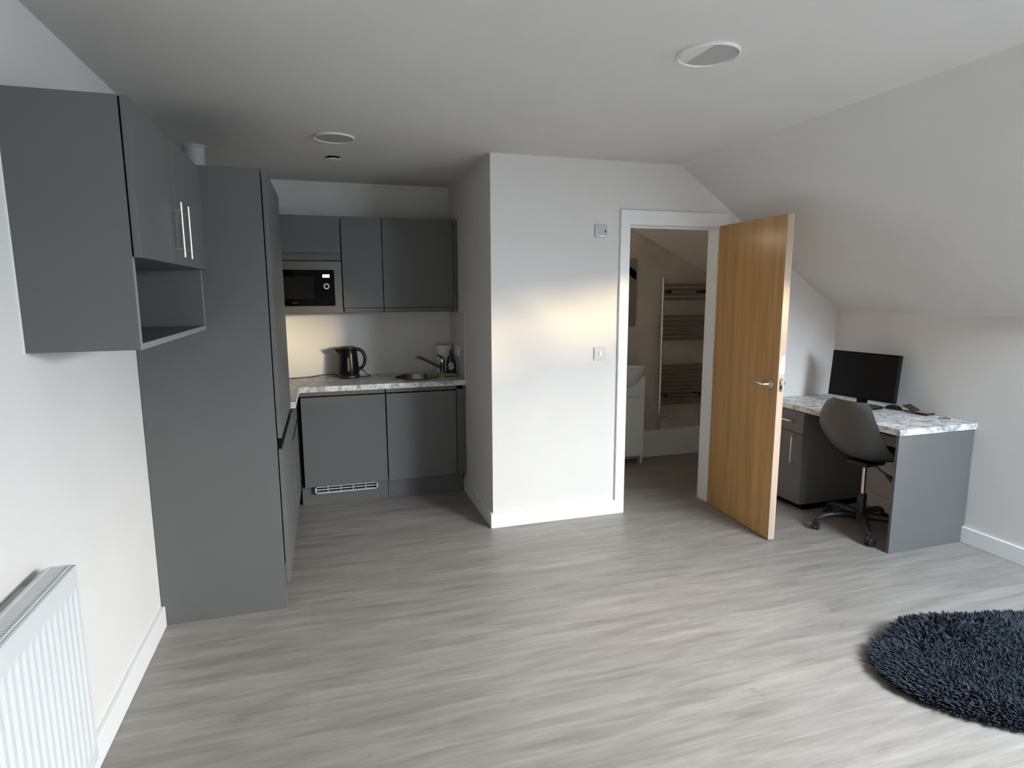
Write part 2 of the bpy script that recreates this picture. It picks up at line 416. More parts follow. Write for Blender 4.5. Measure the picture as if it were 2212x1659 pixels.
# front panel with pressed flutes: profile in (y, x)
ny = int((RY1 - RY0 - .04) / .0333)
t = bmesh.new(); rows = []
zs_l = [RZ0, RZ0 + .035, RZ0 + .055, RZ1 - .075, RZ1 - .055, RZ1]
prof = []
for i in range(ny * 6 + 1):
    y = RY0 + .02 + (RY1 - RY0 - .04) * i / (ny * 6); k = (i % 6)
    prof.append((y, [0, 0, -.0008, -.0022, -.0030, -.0018][k]))
prof = [(RY0, -.004), (RY0 + .004, 0)] + prof + [(RY1 - .004, 0), (RY1, -.004)]
for z in zs_l:
    deep = 1.0 if (RZ0 + .05 < z < RZ1 - .07) else 0.0
    rows.append([t.verts.new((RX1 + d * (deep if True else 1), y, z)) for y, d in prof])
for a, c in zip(rows, rows[1:]):
    for i in range(len(a) - 1): t.faces.new((a[i], a[i + 1], c[i + 1], c[i]))
bmesh.ops.recalc_face_normals(t, faces=t.faces)
if t.faces[0].normal.x < 0: bmesh.ops.reverse_faces(t, faces=t.faces)
join(b, t)
box(b, RX1 - .012, RX1 - .0085, RY0, RY1, RZ0, RZ1)
box(b, RX1 - .012, RX1 - .0005, RY0, RY0 + .004, RZ0, RZ1); box(b, RX1 - .012, RX1 - .0005, RY1 - .004, RY1, RZ0, RZ1)
box(b, RX1 - .012, RX1 - .0005, RY0, RY1, RZ1 - .003, RZ1)
obj('front_panel', b, M['radiator'], rad)
b = new(); box(b, RX0, RX0 + .012, RY0, RY1, RZ0, RZ1, .003); obj('rear_panel', b, M['radiator'], rad)
b = new()
box(b, RX0 + .012, RX1 - .012, RY1 - .002, RY1, RZ0, RZ1 + .003, .0008); obj('side_cover', b, M['radiator'], rad)
b = new()
box(b, RX0 + .012, RX1 - .012, RY0, RY0 + .002, RZ0, RZ1 + .003, .0008); obj('side_cover', b, M['radiator'], rad)
b = new()
box(b, RX0 + .010, RX0 + .016, RY0, RY1, RZ1 - .004, RZ1 + .003, .001); box(b, RX1 - .016, RX1 - .010, RY0, RY1, RZ1 - .004, RZ1 + .003, .001)
y = RY0 + .01
while y < RY1 - .008:
    box(b, RX0 + .012, RX1 - .012, y, y + .0055, RZ1 - .006, RZ1 + .002); y += .0118
obj('top_grille', b, M['radiator'], rad, label='slatted top grille')
b = new()
y = RY0 + .06
while y < RY1 - .05:
    box(b, RX0 + .013, RX1 - .013, y, y + .003, RZ0 + .05, RZ1 - .05); y += .03
obj('convector_fins', b, M['radiator'], rad)
for yb in (.62, 1.60):
    b = new(); box(b, XL, RX0, yb, yb + .03, RZ0 + .06, RZ1 - .012, .001); obj('wall_bracket', b, M['radiator'], rad)
b = new(); box(b, XL, XL + .012, RY0 + .1, 1.80, RZ1 - .035, RZ1 - .016, .002); obj('bracket_rail', b, M['switchgrey'], rad, label='grey fixing rail behind the radiator')
b = new(); tube(b, [(-.735, RY1 - .05, RZ0 + .02), (-.735, RY1 + .012, RZ0 + .02), (-.735, RY1 + .02, RZ0 - .02), (-.735, RY1 + .02, .005)], .0085, 12); obj('pipe', b, M['radiator'], rad, True)
b = new(); lathe(b, [(0, 0), (.016, 0), (.018, .02), (.014, .05), (0, .05)], (-.735, RY1 + .02, RZ0 - .015), 20); obj('valve', b, M['white'], rad, True)

# ------------------------------------------------------------------ left wall cabinet with open shelf
CY0, CY1 = 1.983, 3.004
wc = thing('wall_cabinet', 'grey two-door wall cabinet with open shelf above the radiator', 'cabinet', (-.655, 2.49, 1.385))
b = new(); box(b, XL + .004, -.513, CY0, CY0 + .018, 1.385, 2.083, .001); obj('side_panel', b, M['grey'], wc)
b = new(); box(b, XL + .004, -.513, CY1 - .018, CY1, 1.385, 2.083, .001); obj('side_panel', b, M['grey'], wc)
b = new(); box(b, XL + .004, -.513, CY0 + .018, CY1 - .018, 2.065, 2.083, .001); obj('top_panel', b, M['grey'], wc)
b = new(); box(b, XL + .004, -.515, CY0 + .018, CY1 - .018, 1.385, 1.403, .001); obj('shelf', b, M['greyin'], wc)
b = new(); box(b, XL + .004, -.515, CY0 + .018, CY1 - .018, 1.650, 1.668, .001); obj('shelf', b, M['greyin'], wc)
b = new(); box(b, XL + .004, XL + .012, CY0 + .018, CY1 - .018, 1.403, 2.065); obj('back_panel', b, M['greyin'], wc)
b = new(); box(b, -.5132, -.5118, CY0, CY0 + .018, 1.385, 1.648); box(b, -.5132, -.5118, CY0 + .018, CY1 - .018, 1.385, 1.403); box(b, -.5132, -.5118, CY1 - .018, CY1, 1.385, 1.648)
obj('edge_banding', b, M['edge'], wc, label='pale grey edging round the open shelf')
b = new(); box(b, -.515, -.5085, CY0 + .004, CY1 - .004, 1.652, 2.080); obj('shadow_gap', b, M['dark'], wc)
ysp = 2.478
for (a, c, hy) in ((CY0 + .001, ysp - .0015, ysp - .058), (ysp + .0015, CY1 - .002, ysp + .062)):
    b = new(); box(b, -.5080, -.4900, a, c, 1.648, 2.083, .0012); d = obj('door', b, M['grey'], wc)
    b = new(); tube(b, [(-.462, hy, 1.672), (-.462, hy, 1.860)], .006, 14)
    for z in (1.70, 1.832): tube(b, [(-.492, hy, z), (-.462, hy, z)], .005, 10)
    obj('handle', b, M['satin'], d, True)
# caulk line behind cabinet side
b = new(); box(b, XL, XL + .004, CY0 - .001, CY0 + .02, 1.383, 2.083); obj('scribe_strip', b, M['white'], wc, label='white filler strip against the wall')

# ------------------------------------------------------------------ tall cabinet
TY0, TY1 = 3.007, 3.86
tc = thing('tall_cabinet', 'tall grey larder cabinet with full height side panel by the left wall', 'cabinet', (-.52, 3.43, 0))
b = new(); box(b, XL + .002, -.248, TY0, TY0 + .018, 0, 2.094, .001); obj('side_panel', b, M['grey'], tc)
b = new(); box(b, XL + .002, -.262, TY1 - .018, TY1, 0, 2.094, .001); obj('side_panel', b, M['grey'], tc)
b = new(); box(b, XL + .002, -.25, TY0 + .018, TY1 - .018, 2.076, 2.094); obj('top_panel', b, M['grey'], tc)
b = new(); box(b, XL + .002, -.262, TY0 + .018, TY1 - .018, .14, 2.076); obj('carcass', b, M['dark'], tc)
b = new(); box(b, -.32, -.30, TY0 + .018, TY1 - .018, 0, .14); obj('plinth', b, M['grey'], tc)
b = new(); box(b, -.243, -.225, TY0 + .003, TY1 - .001, .862, 2.094, .0012); obj('door', b, M['grey'], tc)
b = new(); box(b, -.243, -.225, TY0 + .003, TY1 - .001, .135, .808, .0012); obj('door', b, M['grey'], tc)
b = new(); box(b, -.262, -.231, TY0 + .018, TY1 - .001, .809, .861); obj('grip_recess', b, M['dark'], tc, label='recessed grip between the doors, its shade coloured black')

# ------------------------------------------------------------------ return base cabinet (facing right) and back run
ZT = .886
FX = -.222          # front of return doors
rb = thing('base_cabinet', 'narrow grey base cabinet under the worktop return, beside the tall cabinet', 'cabinet', (-.51, 4.15, 0))
b = new(); box(b, XL + .002, FX - .020, TY1 + .002, 4.46, .15, .845); obj('carcass', b, M['greyin'], rb)
b = new(); box(b, FX - .018, FX, TY1 + .003, 4.452, .672, .815, .0012); obj('drawer', b, M['grey'], rb)
b = new(); box(b, FX - .018, FX, TY1 + .003, 4.452, .150, .645, .0012); obj('door', b, M['grey'], rb)
b = new(); box(b, FX - .022, FX - .003, TY1 + .003, 4.452, .646, .671); obj('grip_recess', b, M['dark'], rb)
b = new(); box(b, FX - .08, FX - .062, TY1 + .002, 4.52, 0, .15); obj('plinth', b, M['grey'], rb)

GY = 4.474
bl = thing('base_cabinet', 'grey base cabinet with a vent grille at its foot, left of the sink cabinet', 'cabinet', (.09, 4.74, 0), 'base cabinets on the back wall of the alcove')
b = new(); box(b, FX, .395, GY + .02, YK - .004, .15, .845); obj('carcass', b, M['dark'], bl)
b = new(); box(b, -.196, .394, GY, GY + .018, .146, .806, .0015); obj('door', b, M['grey'], bl)
b = new(); box(b, FX + .002, .394, GY + .004, GY + .02, .815, .845, .001); obj('top_rail', b, M['grey'], bl)
b = new(); box(b, FX + .002, .398, 4.527, 4.545, 0, .15); obj('plinth', b, M['grey'], bl)
vx0, vx1, vz0, vz1 = -.13, .32, .088, .140
b = new()
box(b, vx0, vx1, 4.488, 4.527, vz0, vz0 + .008); box(b, vx0, vx1, 4.488, 4.527, vz1 - .006, vz1)
box(b, vx0, vx0 + .010, 4.488, 4.527, vz0, vz1); box(b, vx1 - .010, vx1, 4.488, 4.527, vz0, vz1)
box(b, vx0, vx1, 4.496, 4.527, (vz0 + vz1) / 2 - .003, (vz0 + vz1) / 2 + .003)
for i in range(1, 5): 
    x = vx0 + (vx1 - vx0) * i / 5; box(b, x - .003, x + .003, 4.496, 4.527, vz0, vz1)
vg = obj('vent_grille', b, M['switchgrey'], bl, label='silver vent grille')
b = new(); box(b, vx0 + .008, vx1 - .008, 4.512, 4.5265, vz0 + .006, vz1 - .004); obj('vent_slots', b, M['dark'], vg)

br_ = thing('base_cabinet', 'grey sink base cabinet in the right corner of the alcove', 'cabinet', (.70, 4.74, 0), 'base cabinets on the back wall of the alcove')
b = new(); box(b, .402, XC - .004, GY + .02, YK - .004, .15, .66); obj('carcass', b, M['dark'], br_)
b = new(); box(b, .402, .925, GY, GY + .018, .146, .806, .0015); obj('door', b, M['grey'], br_)
b = new(); box(b, .402, XC - .02, GY + .004, GY + .02, .815, .845, .001); obj('top_rail', b, M['grey'], br_)
b = new(); box(b, .931, XC - .004, GY + .004, GY + .02, .146, .845, .001); obj('filler_panel', b, M['grey'], br_)
b = new(); box(b, .402, XC - SK - .002, 4.527, 4.545, 0, .15); obj('plinth', b, M['grey'], br_)

# worktop, L shaped with a round sink cut-out
SX, SY, SR = .672, 4.735, .180
b = new()
t = bmesh.new()
WX0, WX1, WYF, WYB = XL + .002, XC - .002, 4.447, YK - .002
XI = -.198
z0, z1 = ZT - .038, ZT
def poly(pts, z, flip):
    vs = [t.verts.new((x, y, z)) for x, y in pts]
    f = t.faces.new(vs[::-1] if flip else vs); return vs
NS = 48
hole = [(SX + SR * math.cos(2 * PI * i / NS), SY + SR * math.sin(2 * PI * i / NS)) for i in range(NS)]
# square ring around the hole bridged
SQ = .24
q = NS // 4
def sqpt(a):
    c, s = math.cos(a), math.sin(a); k = SQ / max(abs(c), abs(s)); return (SX + c * k, SY + s * k)
sq = [sqpt(2 * PI * i / NS) for i in range(NS)]
for z, fl_ in ((z1, False), (z0, True)):
    H = [t.verts.new((x, y, z)) for x, y in hole]; Q = [t.verts.new((x, y, z)) for x, y in sq]
    for i in range(NS):
        j = (i + 1) % NS
        t.faces.new((H[i], Q[i], Q[j], H[j]) if not fl_ else (H[j], Q[j], Q[i], H[i]))
    if z == z1: HT = H
    else: HB = H
    for (x0, x1, y0, y1) in ((XI, SX - SQ, WYF, WYB), (SX + SQ, WX1, WYF, WYB), (SX - SQ, SX + SQ, WYF, SY - SQ), (SX - SQ, SX + SQ, SY + SQ, WYB), (WX0, XI, TY1 + .003, WYB)):
        poly([(x0, y0), (x1, y0), (x1, y1), (x0, y1)], z, fl_)
for i in range(NS):
    j = (i + 1) % NS; t.faces.new((HT[i], HT[j], HB[j], HB[i]))
outer = [(WX0, TY1 + .003), (XI, TY1 + .003), (XI, WYF), (WX1, WYF), (WX1, WYB), (WX0, WYB)]
for i in range(len(outer)):
    (xa, ya), (xb, yb) = outer[i], outer[(i + 1) % len(outer)]
    t.faces.new([t.verts.new(p) for p in ((xa, ya, z0), (xb, yb, z0), (xb, yb, z1), (xa, ya, z1))])
bmesh.ops.recalc_face_normals(t, faces=t.faces)
join(b, t)
tag(obj('worktop', b, M['marble']), 'pale marbled kitchen worktop with the round sink, running into the alcove corner', 'worktop')

# sink
sk = thing('sink', 'round stainless steel sink set into the kitchen worktop', 'sink', (SX, SY, .72))
b = new(); lathe(b, [(SR - .004, 0), (SR + .016, 0), (SR + .018, .003), (SR + .012, .006), (SR - .006, .003)], (SX, SY, ZT), 56, closed=True); obj('rim', b, M['satin'], sk, True)
b = new()
t = bmesh.new(); rings = []
for r, h in ((SR - .004, ZT + .001), (SR - .010, ZT - .02), (SR - .016, ZT - .11), (SR - .05, ZT - .145), (.045, ZT - .152), (.0, ZT - .154)):
    rings.append([t.verts.new((SX + r * math.cos(2 * PI * i / 48), SY + r * math.sin(2 * PI * i / 48), h)) for i in range(48)] if r > 0 else [t.verts.new((SX, SY, h))])
for a, c in zip(rings, rings[1:]):
    for i in range(48):
        j = (i + 1) % 48
        t.faces.new((a[i], a[j], c[j], c[i]) if len(c) > 1 else (a[i], a[j], c[0]))
bmesh.ops.recalc_face_normals(t, faces=t.faces); bmesh.ops.solidify(t, geom=list(t.faces), thickness=.0015)
join(b, t); obj('bowl', b, M['sinksteel'], sk, True)
b = new(); lathe(b, [(.0, 0), (.042, 0), (.042, .003), (.03, .004), (0, .002)], (SX, SY, ZT - .1535), 32); obj('drain', b, M['chrome'], sk, True)

# tap
TX, TYY = .890, 4.825
tp = thing('tap', 'chrome single lever kitchen tap with long spout over the round sink', 'tap', (TX, TYY, ZT))
b = new(); lathe(b, [(0, 0), (.027, 0), (.027, .006), (.022, .012), (.021, .085), (.023, .09), (.023, .118), (.019, .128), (0, .130)], (TX, TYY, ZT), 32); obj('body', b, M['chrome'], tp, True)
b = new(); tube(b, [(TX - .005, TYY, ZT + .050), (TX - .09, TYY - .01, ZT + .098), (TX - .185, TYY - .025, ZT + .148), (TX - .203, TYY - .028, ZT + .150), (TX - .208, TYY - .029, ZT + .128)], [.013, .0125, .012, .012, .012], 14, None, 1); obj('spout', b, M['darkchrome'], tp, True)
b = new(); tube(b, [(TX, TYY, ZT + .125), (TX - .01, TYY - .004, ZT + .142), (TX - .045, TYY - .02, ZT + .160)], [.015, .010, .006], 12, None, 1); obj('lever', b, M['darkchrome'], tp, True)

# kettle
KX, KY = .158, 4.86
kt = thing('kettle', 'black plastic jug kettle on the kitchen worktop', 'kettle', (KX, KY, ZT))
b = new(); lathe(b, [(0, 0), (.082, 0), (.084, .006), (.083, .022), (.078, .028), (0, .028)], (KX, KY, ZT), 44); obj('base', b, M['blackplastic'], kt, True)
b = new(); lathe(b, [(0, 0), (.078, 0), (.080, .01), (.077, .06), (.071, .14), (.066, .195), (.062, .203), (0, .203)], (KX, KY, ZT + .028), 44)
prism(b, [(-.060, .150), (-.098, .196), (-.100, .203), (-.05, .203), (-.05, .150)], 'y', -.022, .022, .004, Matrix.Translation((KX, KY, ZT + .028)))
bd = obj('body', b, M['blackgloss'], kt, True)
b = new(); prism(b, [(-.007, 0), (.007, 0), (.007, .105), (-.007, .105)], 'y', -.079, -.074, .001, Matrix.Translation((KX - .004, KY, ZT + .06))); obj('water_gauge', b, M['faint'], bd)
b = new(); lathe(b, [(.062, 0), (.060, .008), (.045, .014), (0, .016)], (KX, KY, ZT + .231), 40); obj('lid', b, M['blackplastic'], kt, True)
b = new(); tube(b, [(KX + .052, KY - .01, ZT + .222), (KX + .085, KY - .015, ZT + .222), (KX + .117, KY - .018, ZT + .195), (KX + .127, KY - .02, ZT + .145), (KX + .115, KY - .018, ZT + .095), (KX + .085, KY - .014, ZT + .068), (KX + .07, KY - .01, ZT + .066)], [.014, .014, .0135, .013, .013, .013, .012], 14, None, 1); obj('handle', b, M['blackplastic'], kt, True)
b = new(); tube(b, [(KX - .07, KY + .03, ZT + .012), (KX - .13, KY + .06, ZT + .030), (KX - .20, KY + .05, ZT + .020), (KX - .30, KY + .04, ZT + .010), (KX - .38, KY + .02, ZT + .012), (KX - .52, KY + .03, ZT + .005)], .0035, 8, None, 2)
tube(b, [(KX + .075, KY - .02, ZT + .006), (KX + .12, KY - .03, ZT + .006), (KX + .158, KY - .01, ZT + .006), (KX + .165, KY + .02, ZT + .008), (KX + .13, KY + .03, ZT + .02), (KX + .11, KY + .02, ZT + .06), (KX + .10, KY + .01, ZT + .05)], .0035, 8, None, 2)
obj('power_cord', b, M['blackplastic'], kt, True)

# kitchen roll, bottle, sponge
rx, ry = .924, 4.926
kr = thing('kitchen_roll', 'white kitchen paper roll standing in the worktop corner behind the green bottle', 'kitchen roll', (rx, ry, ZT))
b = new(); lathe(b, [(.020, 0), (.066, 0), (.067, .003), (.067, .226), (.066, .229), (.020, .229)], (rx, ry, ZT), 48, closed=True); obj('paper', b, M['paper'], kr, True)
b = new(); lathe(b, [(.0, .0), (.019, 0), (.0195, .2285), (.017, .2285), (.016, .20), (0, .20)], (rx, ry, ZT), 28); obj('core', b, mat('brown_card', (.22, .15, .09), .9, noise=.1), kr, True)

wx, wy = .945, 4.745
wb = thing('washing_up_bottle', 'dark green washing-up liquid bottle with red cap beside the tap', 'bottle', (wx, wy, ZT))
def bottle_section(bm, levels, n=28):
    t = bmesh.new(); rings = []
    for a, d, h in levels:
        rings.append([t.verts.new((wx + a * math.cos(2 * PI * i / n), wy + d * math.sin(2 * PI * i / n), ZT + .026 + h)) for i in range(n)])
    for p, c in zip(rings, rings[1:]):
        for i in range(n): t.faces.new((p[i], p[(i + 1) % n], c[(i + 1) % n], c[i]))
    t.faces.new(rings[0][::-1]); t.faces.new(rings[-1]); bmesh.ops.recalc_face_normals(t, faces=t.faces); join(bm, t)
b = new(); bottle_section(b, [(.030, .020, -.025), (.037, .025, -.020), (.038, .026, .04), (.037, .025, .085), (.030, .022, .115), (.018, .016, .132), (.013, .013, .138), (.013, .013, .145)]); obj('body', b, M['green'], wb, True)
b = new(); bottle_section(b, [(.015, .015, .145), (.0155, .0155, .158), (.010, .010, .175), (.005, .005, .184)]); obj('cap', b, M['red'], wb, True)
b = new()
for (px, pz, w_, h_, a) in ((-.017, .066, .007, .032, .5), (-.004, .072, .006, .034, -.15), (.010, .070, .006, .030, .35), (-.012, .040, .008, .022, 1.1), (.006, .042, .008, .020, -.9), (-.003, .030, .020, .006, 0), (.014, .048, .005, .024, 0.1)):
    prism(b, [(-w_ / 2, -h_ / 2), (w_ / 2, -h_ / 2), (w_ / 2, h_ / 2), (-w_ / 2, h_ / 2)], 'y', -.0285, -.0245, .0005, Matrix.Translation((wx + px * 1.0, wy + .0015, ZT + .022 + pz)) @ Matrix.Rotation(a, 4, 'Y'))
obj('label_lettering', b, M['white'], wb, label='white lettering on the green bottle')
sp = thing('sponge', 'yellow scourer sponge lying at the foot of the green bottle', 'sponge', (.925, 4.685, ZT))
b = new(); box(b, .875, .965, 4.655, 4.700, ZT + .006, ZT + .022, .004); obj('foam', b, M['yellow'], sp, True)
b = new(); box(b, .875, .965, 4.655, 4.700, ZT, ZT + .006, .002); obj('scourer', b, M['scour'], sp)

# side splashback and socket
b = new(); box(b, XC - .006, XC, 4.462, YK - .001, ZT + .001, 1.385, .001); tag(obj('splashback', b, mat('pale_grey_splashback', (.60, .595, .58), .25, noise=.02)), 'pale splashback panel on the alcove side wall by the sink', 'splashback')
so = thing('wall_socket', 'double power socket on the splashback right of the kitchen roll', 'socket', (XC - .01, 4.72, 1.05))
b = new(); box(b, XC - .015, XC - .006, 4.647, 4.793, 1.045, 1.131, .003); obj('plate', b, M['white'], so)
for yy in (4.675, 4.765):
    b = new(); box(b, XC - .018, XC - .0145, yy - .009, yy + .009, 1.100, 1.120, .002); obj('switch_rocker', b, M['switchgrey'], so)

# ------------------------------------------------------------------ alcove wall cabinets
UY, UZ0, UZ1 = 4.682, 1.395, 2.091
def wall_unit(label, x0, x1, fill=0.0):
    u = thing('wall_cabinet', label, 'cabinet', ((x0 + x1) / 2, 4.84, UZ0), 'wall cabinets over the worktop')
    b = new(); box(b, x0 + .001, x1 - .001, UY + .022, YK - .004, UZ0, UZ1, .001); obj('carcass', b, M['grey'], u)
    b = new(); box(b, x0 + .002, x1 - .002 - fill, UY, UY + .018, UZ0 + .038, UZ1, .0015); obj('door', b, M['grey'], u)
    b = new(); box(b, x0 + .002, x1 - .002 - fill, UY + .008, UY + .022, UZ0 + .002, UZ0 + .036, .006); obj('grip_rail', b, M['grey'], u)
    if fill:
        b = new(); box(b, x1 - fill + .002, x1 - .001, UY + .004, UY + .022, UZ0, UZ1, .001); obj('filler_panel', b, M['grey'], u)
wall_unit('narrow grey wall cabinet between the microwave and the corner cabinet', .136, .428)
wall_unit('wide grey wall cabinet above the sink, in the right corner', .430, XC - .006, .028)
mu = thing('wall_cabinet', 'grey wall cabinet built around the microwave', 'cabinet', (-.16, 4.84, UZ0), 'wall cabinets over the worktop')
MX0, MX1 = -.468, .132
b = new(); box(b, MX0, MX1, UY + .022, YK - .004, 1.79, UZ1, .001); obj('carcass', b, M['grey'], mu)
b = new(); box(b, MX0, MX0 + .016, UY + .022, YK - .004, UZ0, 1.79, .001); obj('side_panel', b, M['grey'], mu)
b = new(); box(b, MX1 - .004, MX1, UY + .022, YK - .004, UZ0, 1.79, .001); obj('side_panel', b, M['grey'], mu)
b = new(); box(b, MX0 + .002, MX1 - .002, UY, UY + .018, 1.832, UZ1, .0015); obj('door', b, M['grey'], mu)
b = new(); box(b, MX0 + .002, MX1 - .002, UY + .010, UY + .022, 1.776, 1.820, .002); obj('grip_rail', b, M['grey'], mu)
b = new(); box(b, XL + .002, MX0 - .001, UY + .01, YK - .004, UZ0, UZ1, .001); obj('filler_panel', b, M['grey'], mu)

mw = thing('microwave', 'built-in microwave with black glass door and steel frame', 'microwave', (-.16, 4.80, UZ0 + .001))
b = new(); box(b, MX0 + .018, MX1 - .006, UY + .024, YK - .03, UZ0 + .004, 1.772); obj('casing', b, M['blackplastic'], mw)
gx0, gx1, gz0, gz1 = -.388, .078, 1.449, 1.708
b = new()
fx0, fx1, fz0, fz1 = MX0 + .003, MX1 - .003, UZ0 + .001, 1.770
box(b, fx0, fx1, UY + .002, UY + .022, gz1, fz1, .0015); box(b, fx0, fx1, UY + .002, UY + .022, fz0, gz0, .0015)
box(b, fx0, gx0, UY + .002, UY + .022, gz0, gz1, .0005); box(b, gx1, fx1, UY + .002, UY + .022, gz0, gz1, .0005)
obj('trim_frame', b, M['steel'], mw, label='brushed steel frame')
b = new(); prism(b, [(x + (gx0 + gx1) / 2, z + (gz0 + gz1) / 2) for x, z in rounded_rect(gx1 - gx0, gz1 - gz0, .012)], 'y', UY + .001, UY + .02); gd = obj('glass_door', b, M['blackglass'], mw, label='black glass front')
b = new(); box(b, gx0 + .06, -.07, UY + .0002, UY + .001, gz0 + .05, gz1 - .05, .0003); obj('viewing_window', b, M['screen'], gd)
# three zeros of the clock display
b = new()
for i in range(3):
    cx = .004 + i * .0165; cz = 1.664
    o_, i_ = rounded_rect(.0135, .021, .005), rounded_rect(.0060, .0125, .0025)
    t = bmesh.new(); A = [t.verts.new((cx + x, UY - .0004, cz + z)) for x, z in o_]; B_ = [t.verts.new((cx + x, UY - .0004, cz + z)) for x, z in i_]
    for k in range(len(A)): t.faces.new((A[k], A[(k + 1) % len(A)], B_[(k + 1) % len(A)], B_[k]))
    join(b, t)
obj('clock_digits', b, M['led'], gd, label='glowing white clock digits')
b = new(); t = bmesh.new()
for k in range(40):
    a0, a1 = 2 * PI * k / 40, 2 * PI * (k + 1) / 40
    P = lambda r, a, y: t.verts.new((.021 + r * math.cos(a), UY + y, 1.590 + r * math.sin(a)))
    t.faces.new((P(.021, a0, -.012), P(.021, a1, -.012), P(.0135, a1, -.012), P(.0135, a0, -.012)))
    t.faces.new((P(.021, a0, 0), P(.021, a1, 0), P(.021, a1, -.012), P(.021, a0, -.012)))
bmesh.ops.remove_doubles(t, verts=t.verts, dist=1e-5); bmesh.ops.recalc_face_normals(t, faces=t.faces); join(b, t)
kn = obj('knob', b, M['knobring'], gd, True, label='pale ring control knob')
b = new(); lathe(b, [(0, 0), (.0135, 0), (.0135, .011), (0, .011)], (.021, UY + .0005, 1.590), 32, '-y'); obj('knob_centre', b, M['blackgloss'], kn, True)
b = new()
for i, w_ in enumerate((.004, .007, .008, .004)): box(b, -.222 + i * .011, -.222 + i * .011 + w_, UY - .0002, UY + .0005, 1.470, 1.476)
obj('maker_mark', b, M['faint'], gd)

# duct above the wall cabinet
dc = thing('duct', 'white round duct rising to the ceiling behind the tall cabinet', 'duct', (-.655, 4.00, 2.06))
b = new(); lathe(b, [(0, 0), (.052, 0), (.052, .321), (0, .321)], (-.668, 4.0, 2.06), 32); obj('pipe', b, M['switchgrey'], dc, True)
b = new(); lathe(b, [(.052, 0), (.060, 0), (.060, .014), (.052, .014)], (-.668, 4.0, ZC - .012), 32, closed=True); obj('collar', b, M['switchgrey'], dc, True)

# ------------------------------------------------------------------ ceiling fittings
def downlight(x, y, r, ang, chord, label):
    u = thing('ceiling_light', label, 'ceiling light', (x, y, ZC - .012), 'round ceiling lights')
    b = new(); lathe(b, [(r - .009, 0), (r - .004, -.010), (r, -.008), (r, 0)], (x, y, ZC), 64, closed=True); obj('trim_ring', b, M['white'], u, True)
    # flush disc, cut along a chord into a grey diffuser and a white segment
    rr = r - .010; c = chord * rr; a0 = math.acos(max(-1, min(1, chord)))
    arc = lambda s, e, n: [(rr * math.cos(s + (e - s) * i / n), rr * math.sin(s + (e - s) * i / n)) for i in range(n + 1)]
    R = Matrix.Translation((x, y, ZC)) @ Matrix.Rotation(ang, 4, 'Z')
    b = new(); prism(b, arc(a0, 2 * PI - a0, 48), 'z', -.006, -.001, 0, R); obj('diffuser', b, M['diffuser'], u, label='grey diffuser')
    if chord < .99:
        b = new(); prism(b, arc(-a0, a0, 24), 'z', -.007, -.001, 0, R); obj('cover_segment', b, M['ceil'], u, label='white segment of the cover')
downlight(1.343, 1.990, .108, math.radians(180), .38, 'large round ceiling light nearest the camera, with a white segment')
downlight(.094, 3.580, .108, 0, 1.0, 'round ceiling light above the entrance of the kitchen alcove')
sp2 = thing('sprinkler_cover', 'small white round sprinkler cover on the ceiling inside the alcove', 'sprinkler', (.097, 4.09, ZC - .02))
b = new(); lathe(b, [(0, 0), (.046, 0), (.047, .002), (.046, .0045), (0, .0045)], (.097, 4.09, ZC - .017), 40); obj('cover_plate', b, M['white'], sp2, True)
b = new(); lathe(b, [(0, 0), (.038, 0), (.038, .0145), (0, .0145)], (.097, 4.09, ZC - .0125), 32); obj('collar', b, M['dark'], sp2, True)  # black ring stands in for the shadow gap between plate and ceiling

# ------------------------------------------------------------------ switches by the door
sw = thing('light_switch', 'white single rocker light switch on the wall left of the door frame', 'light switch', (1.75, Y1 - .005, 1.09))
b = new(); box(b, 1.707, 1.793, Y1 - .009, Y1, 1.090, 1.176, .003); obj('plate', b, M['switchplate'], sw)
b = new(); prism(b, [(1.742, 1.118), (1.758, 1.118), (1.758, 1.148), (1.742, 1.148)], 'y', Y1 - .014, Y1 - .008, .0015); obj('rocker', b, M['gloss'], sw)
for x in (1.7195, 1.7805):
    b = new(); lathe(b, [(0, 0), (.0035, 0), (.003, .001), (0, .001)], (x, Y1 - .0088, 1.133), 16, '-y'); obj('screw', b, M['switchgrey'], sw, True)
fs = thing('fan_isolator', 'grey square isolator switch high on the wall left of the door frame', 'wall switch', (1.742, Y1 - .005, 1.89))
b = new(); box(b, 1.699, 1.785, Y1 - .012, Y1, 1.891, 1.975, .003); obj('plate', b, M['switchgrey'], fs)
b = new(); box(b, 1.727, 1.779, Y1 - .0145, Y1 - .0115, 1.897, 1.907, .001); obj('lower_lip', b, M['white'], fs)
b = new(); box(b, 1.767, 1.775, Y1 - .017, Y1 - .0115, 1.925, 1.941, .001); obj('rocker', b, M['blackplastic'], fs)
b = new(); box(b, 1.727, 1.760, Y1 - .0140, Y1 - .0115, 1.920, 1.946, .001); obj('cover', b, M['switchgrey'], fs)

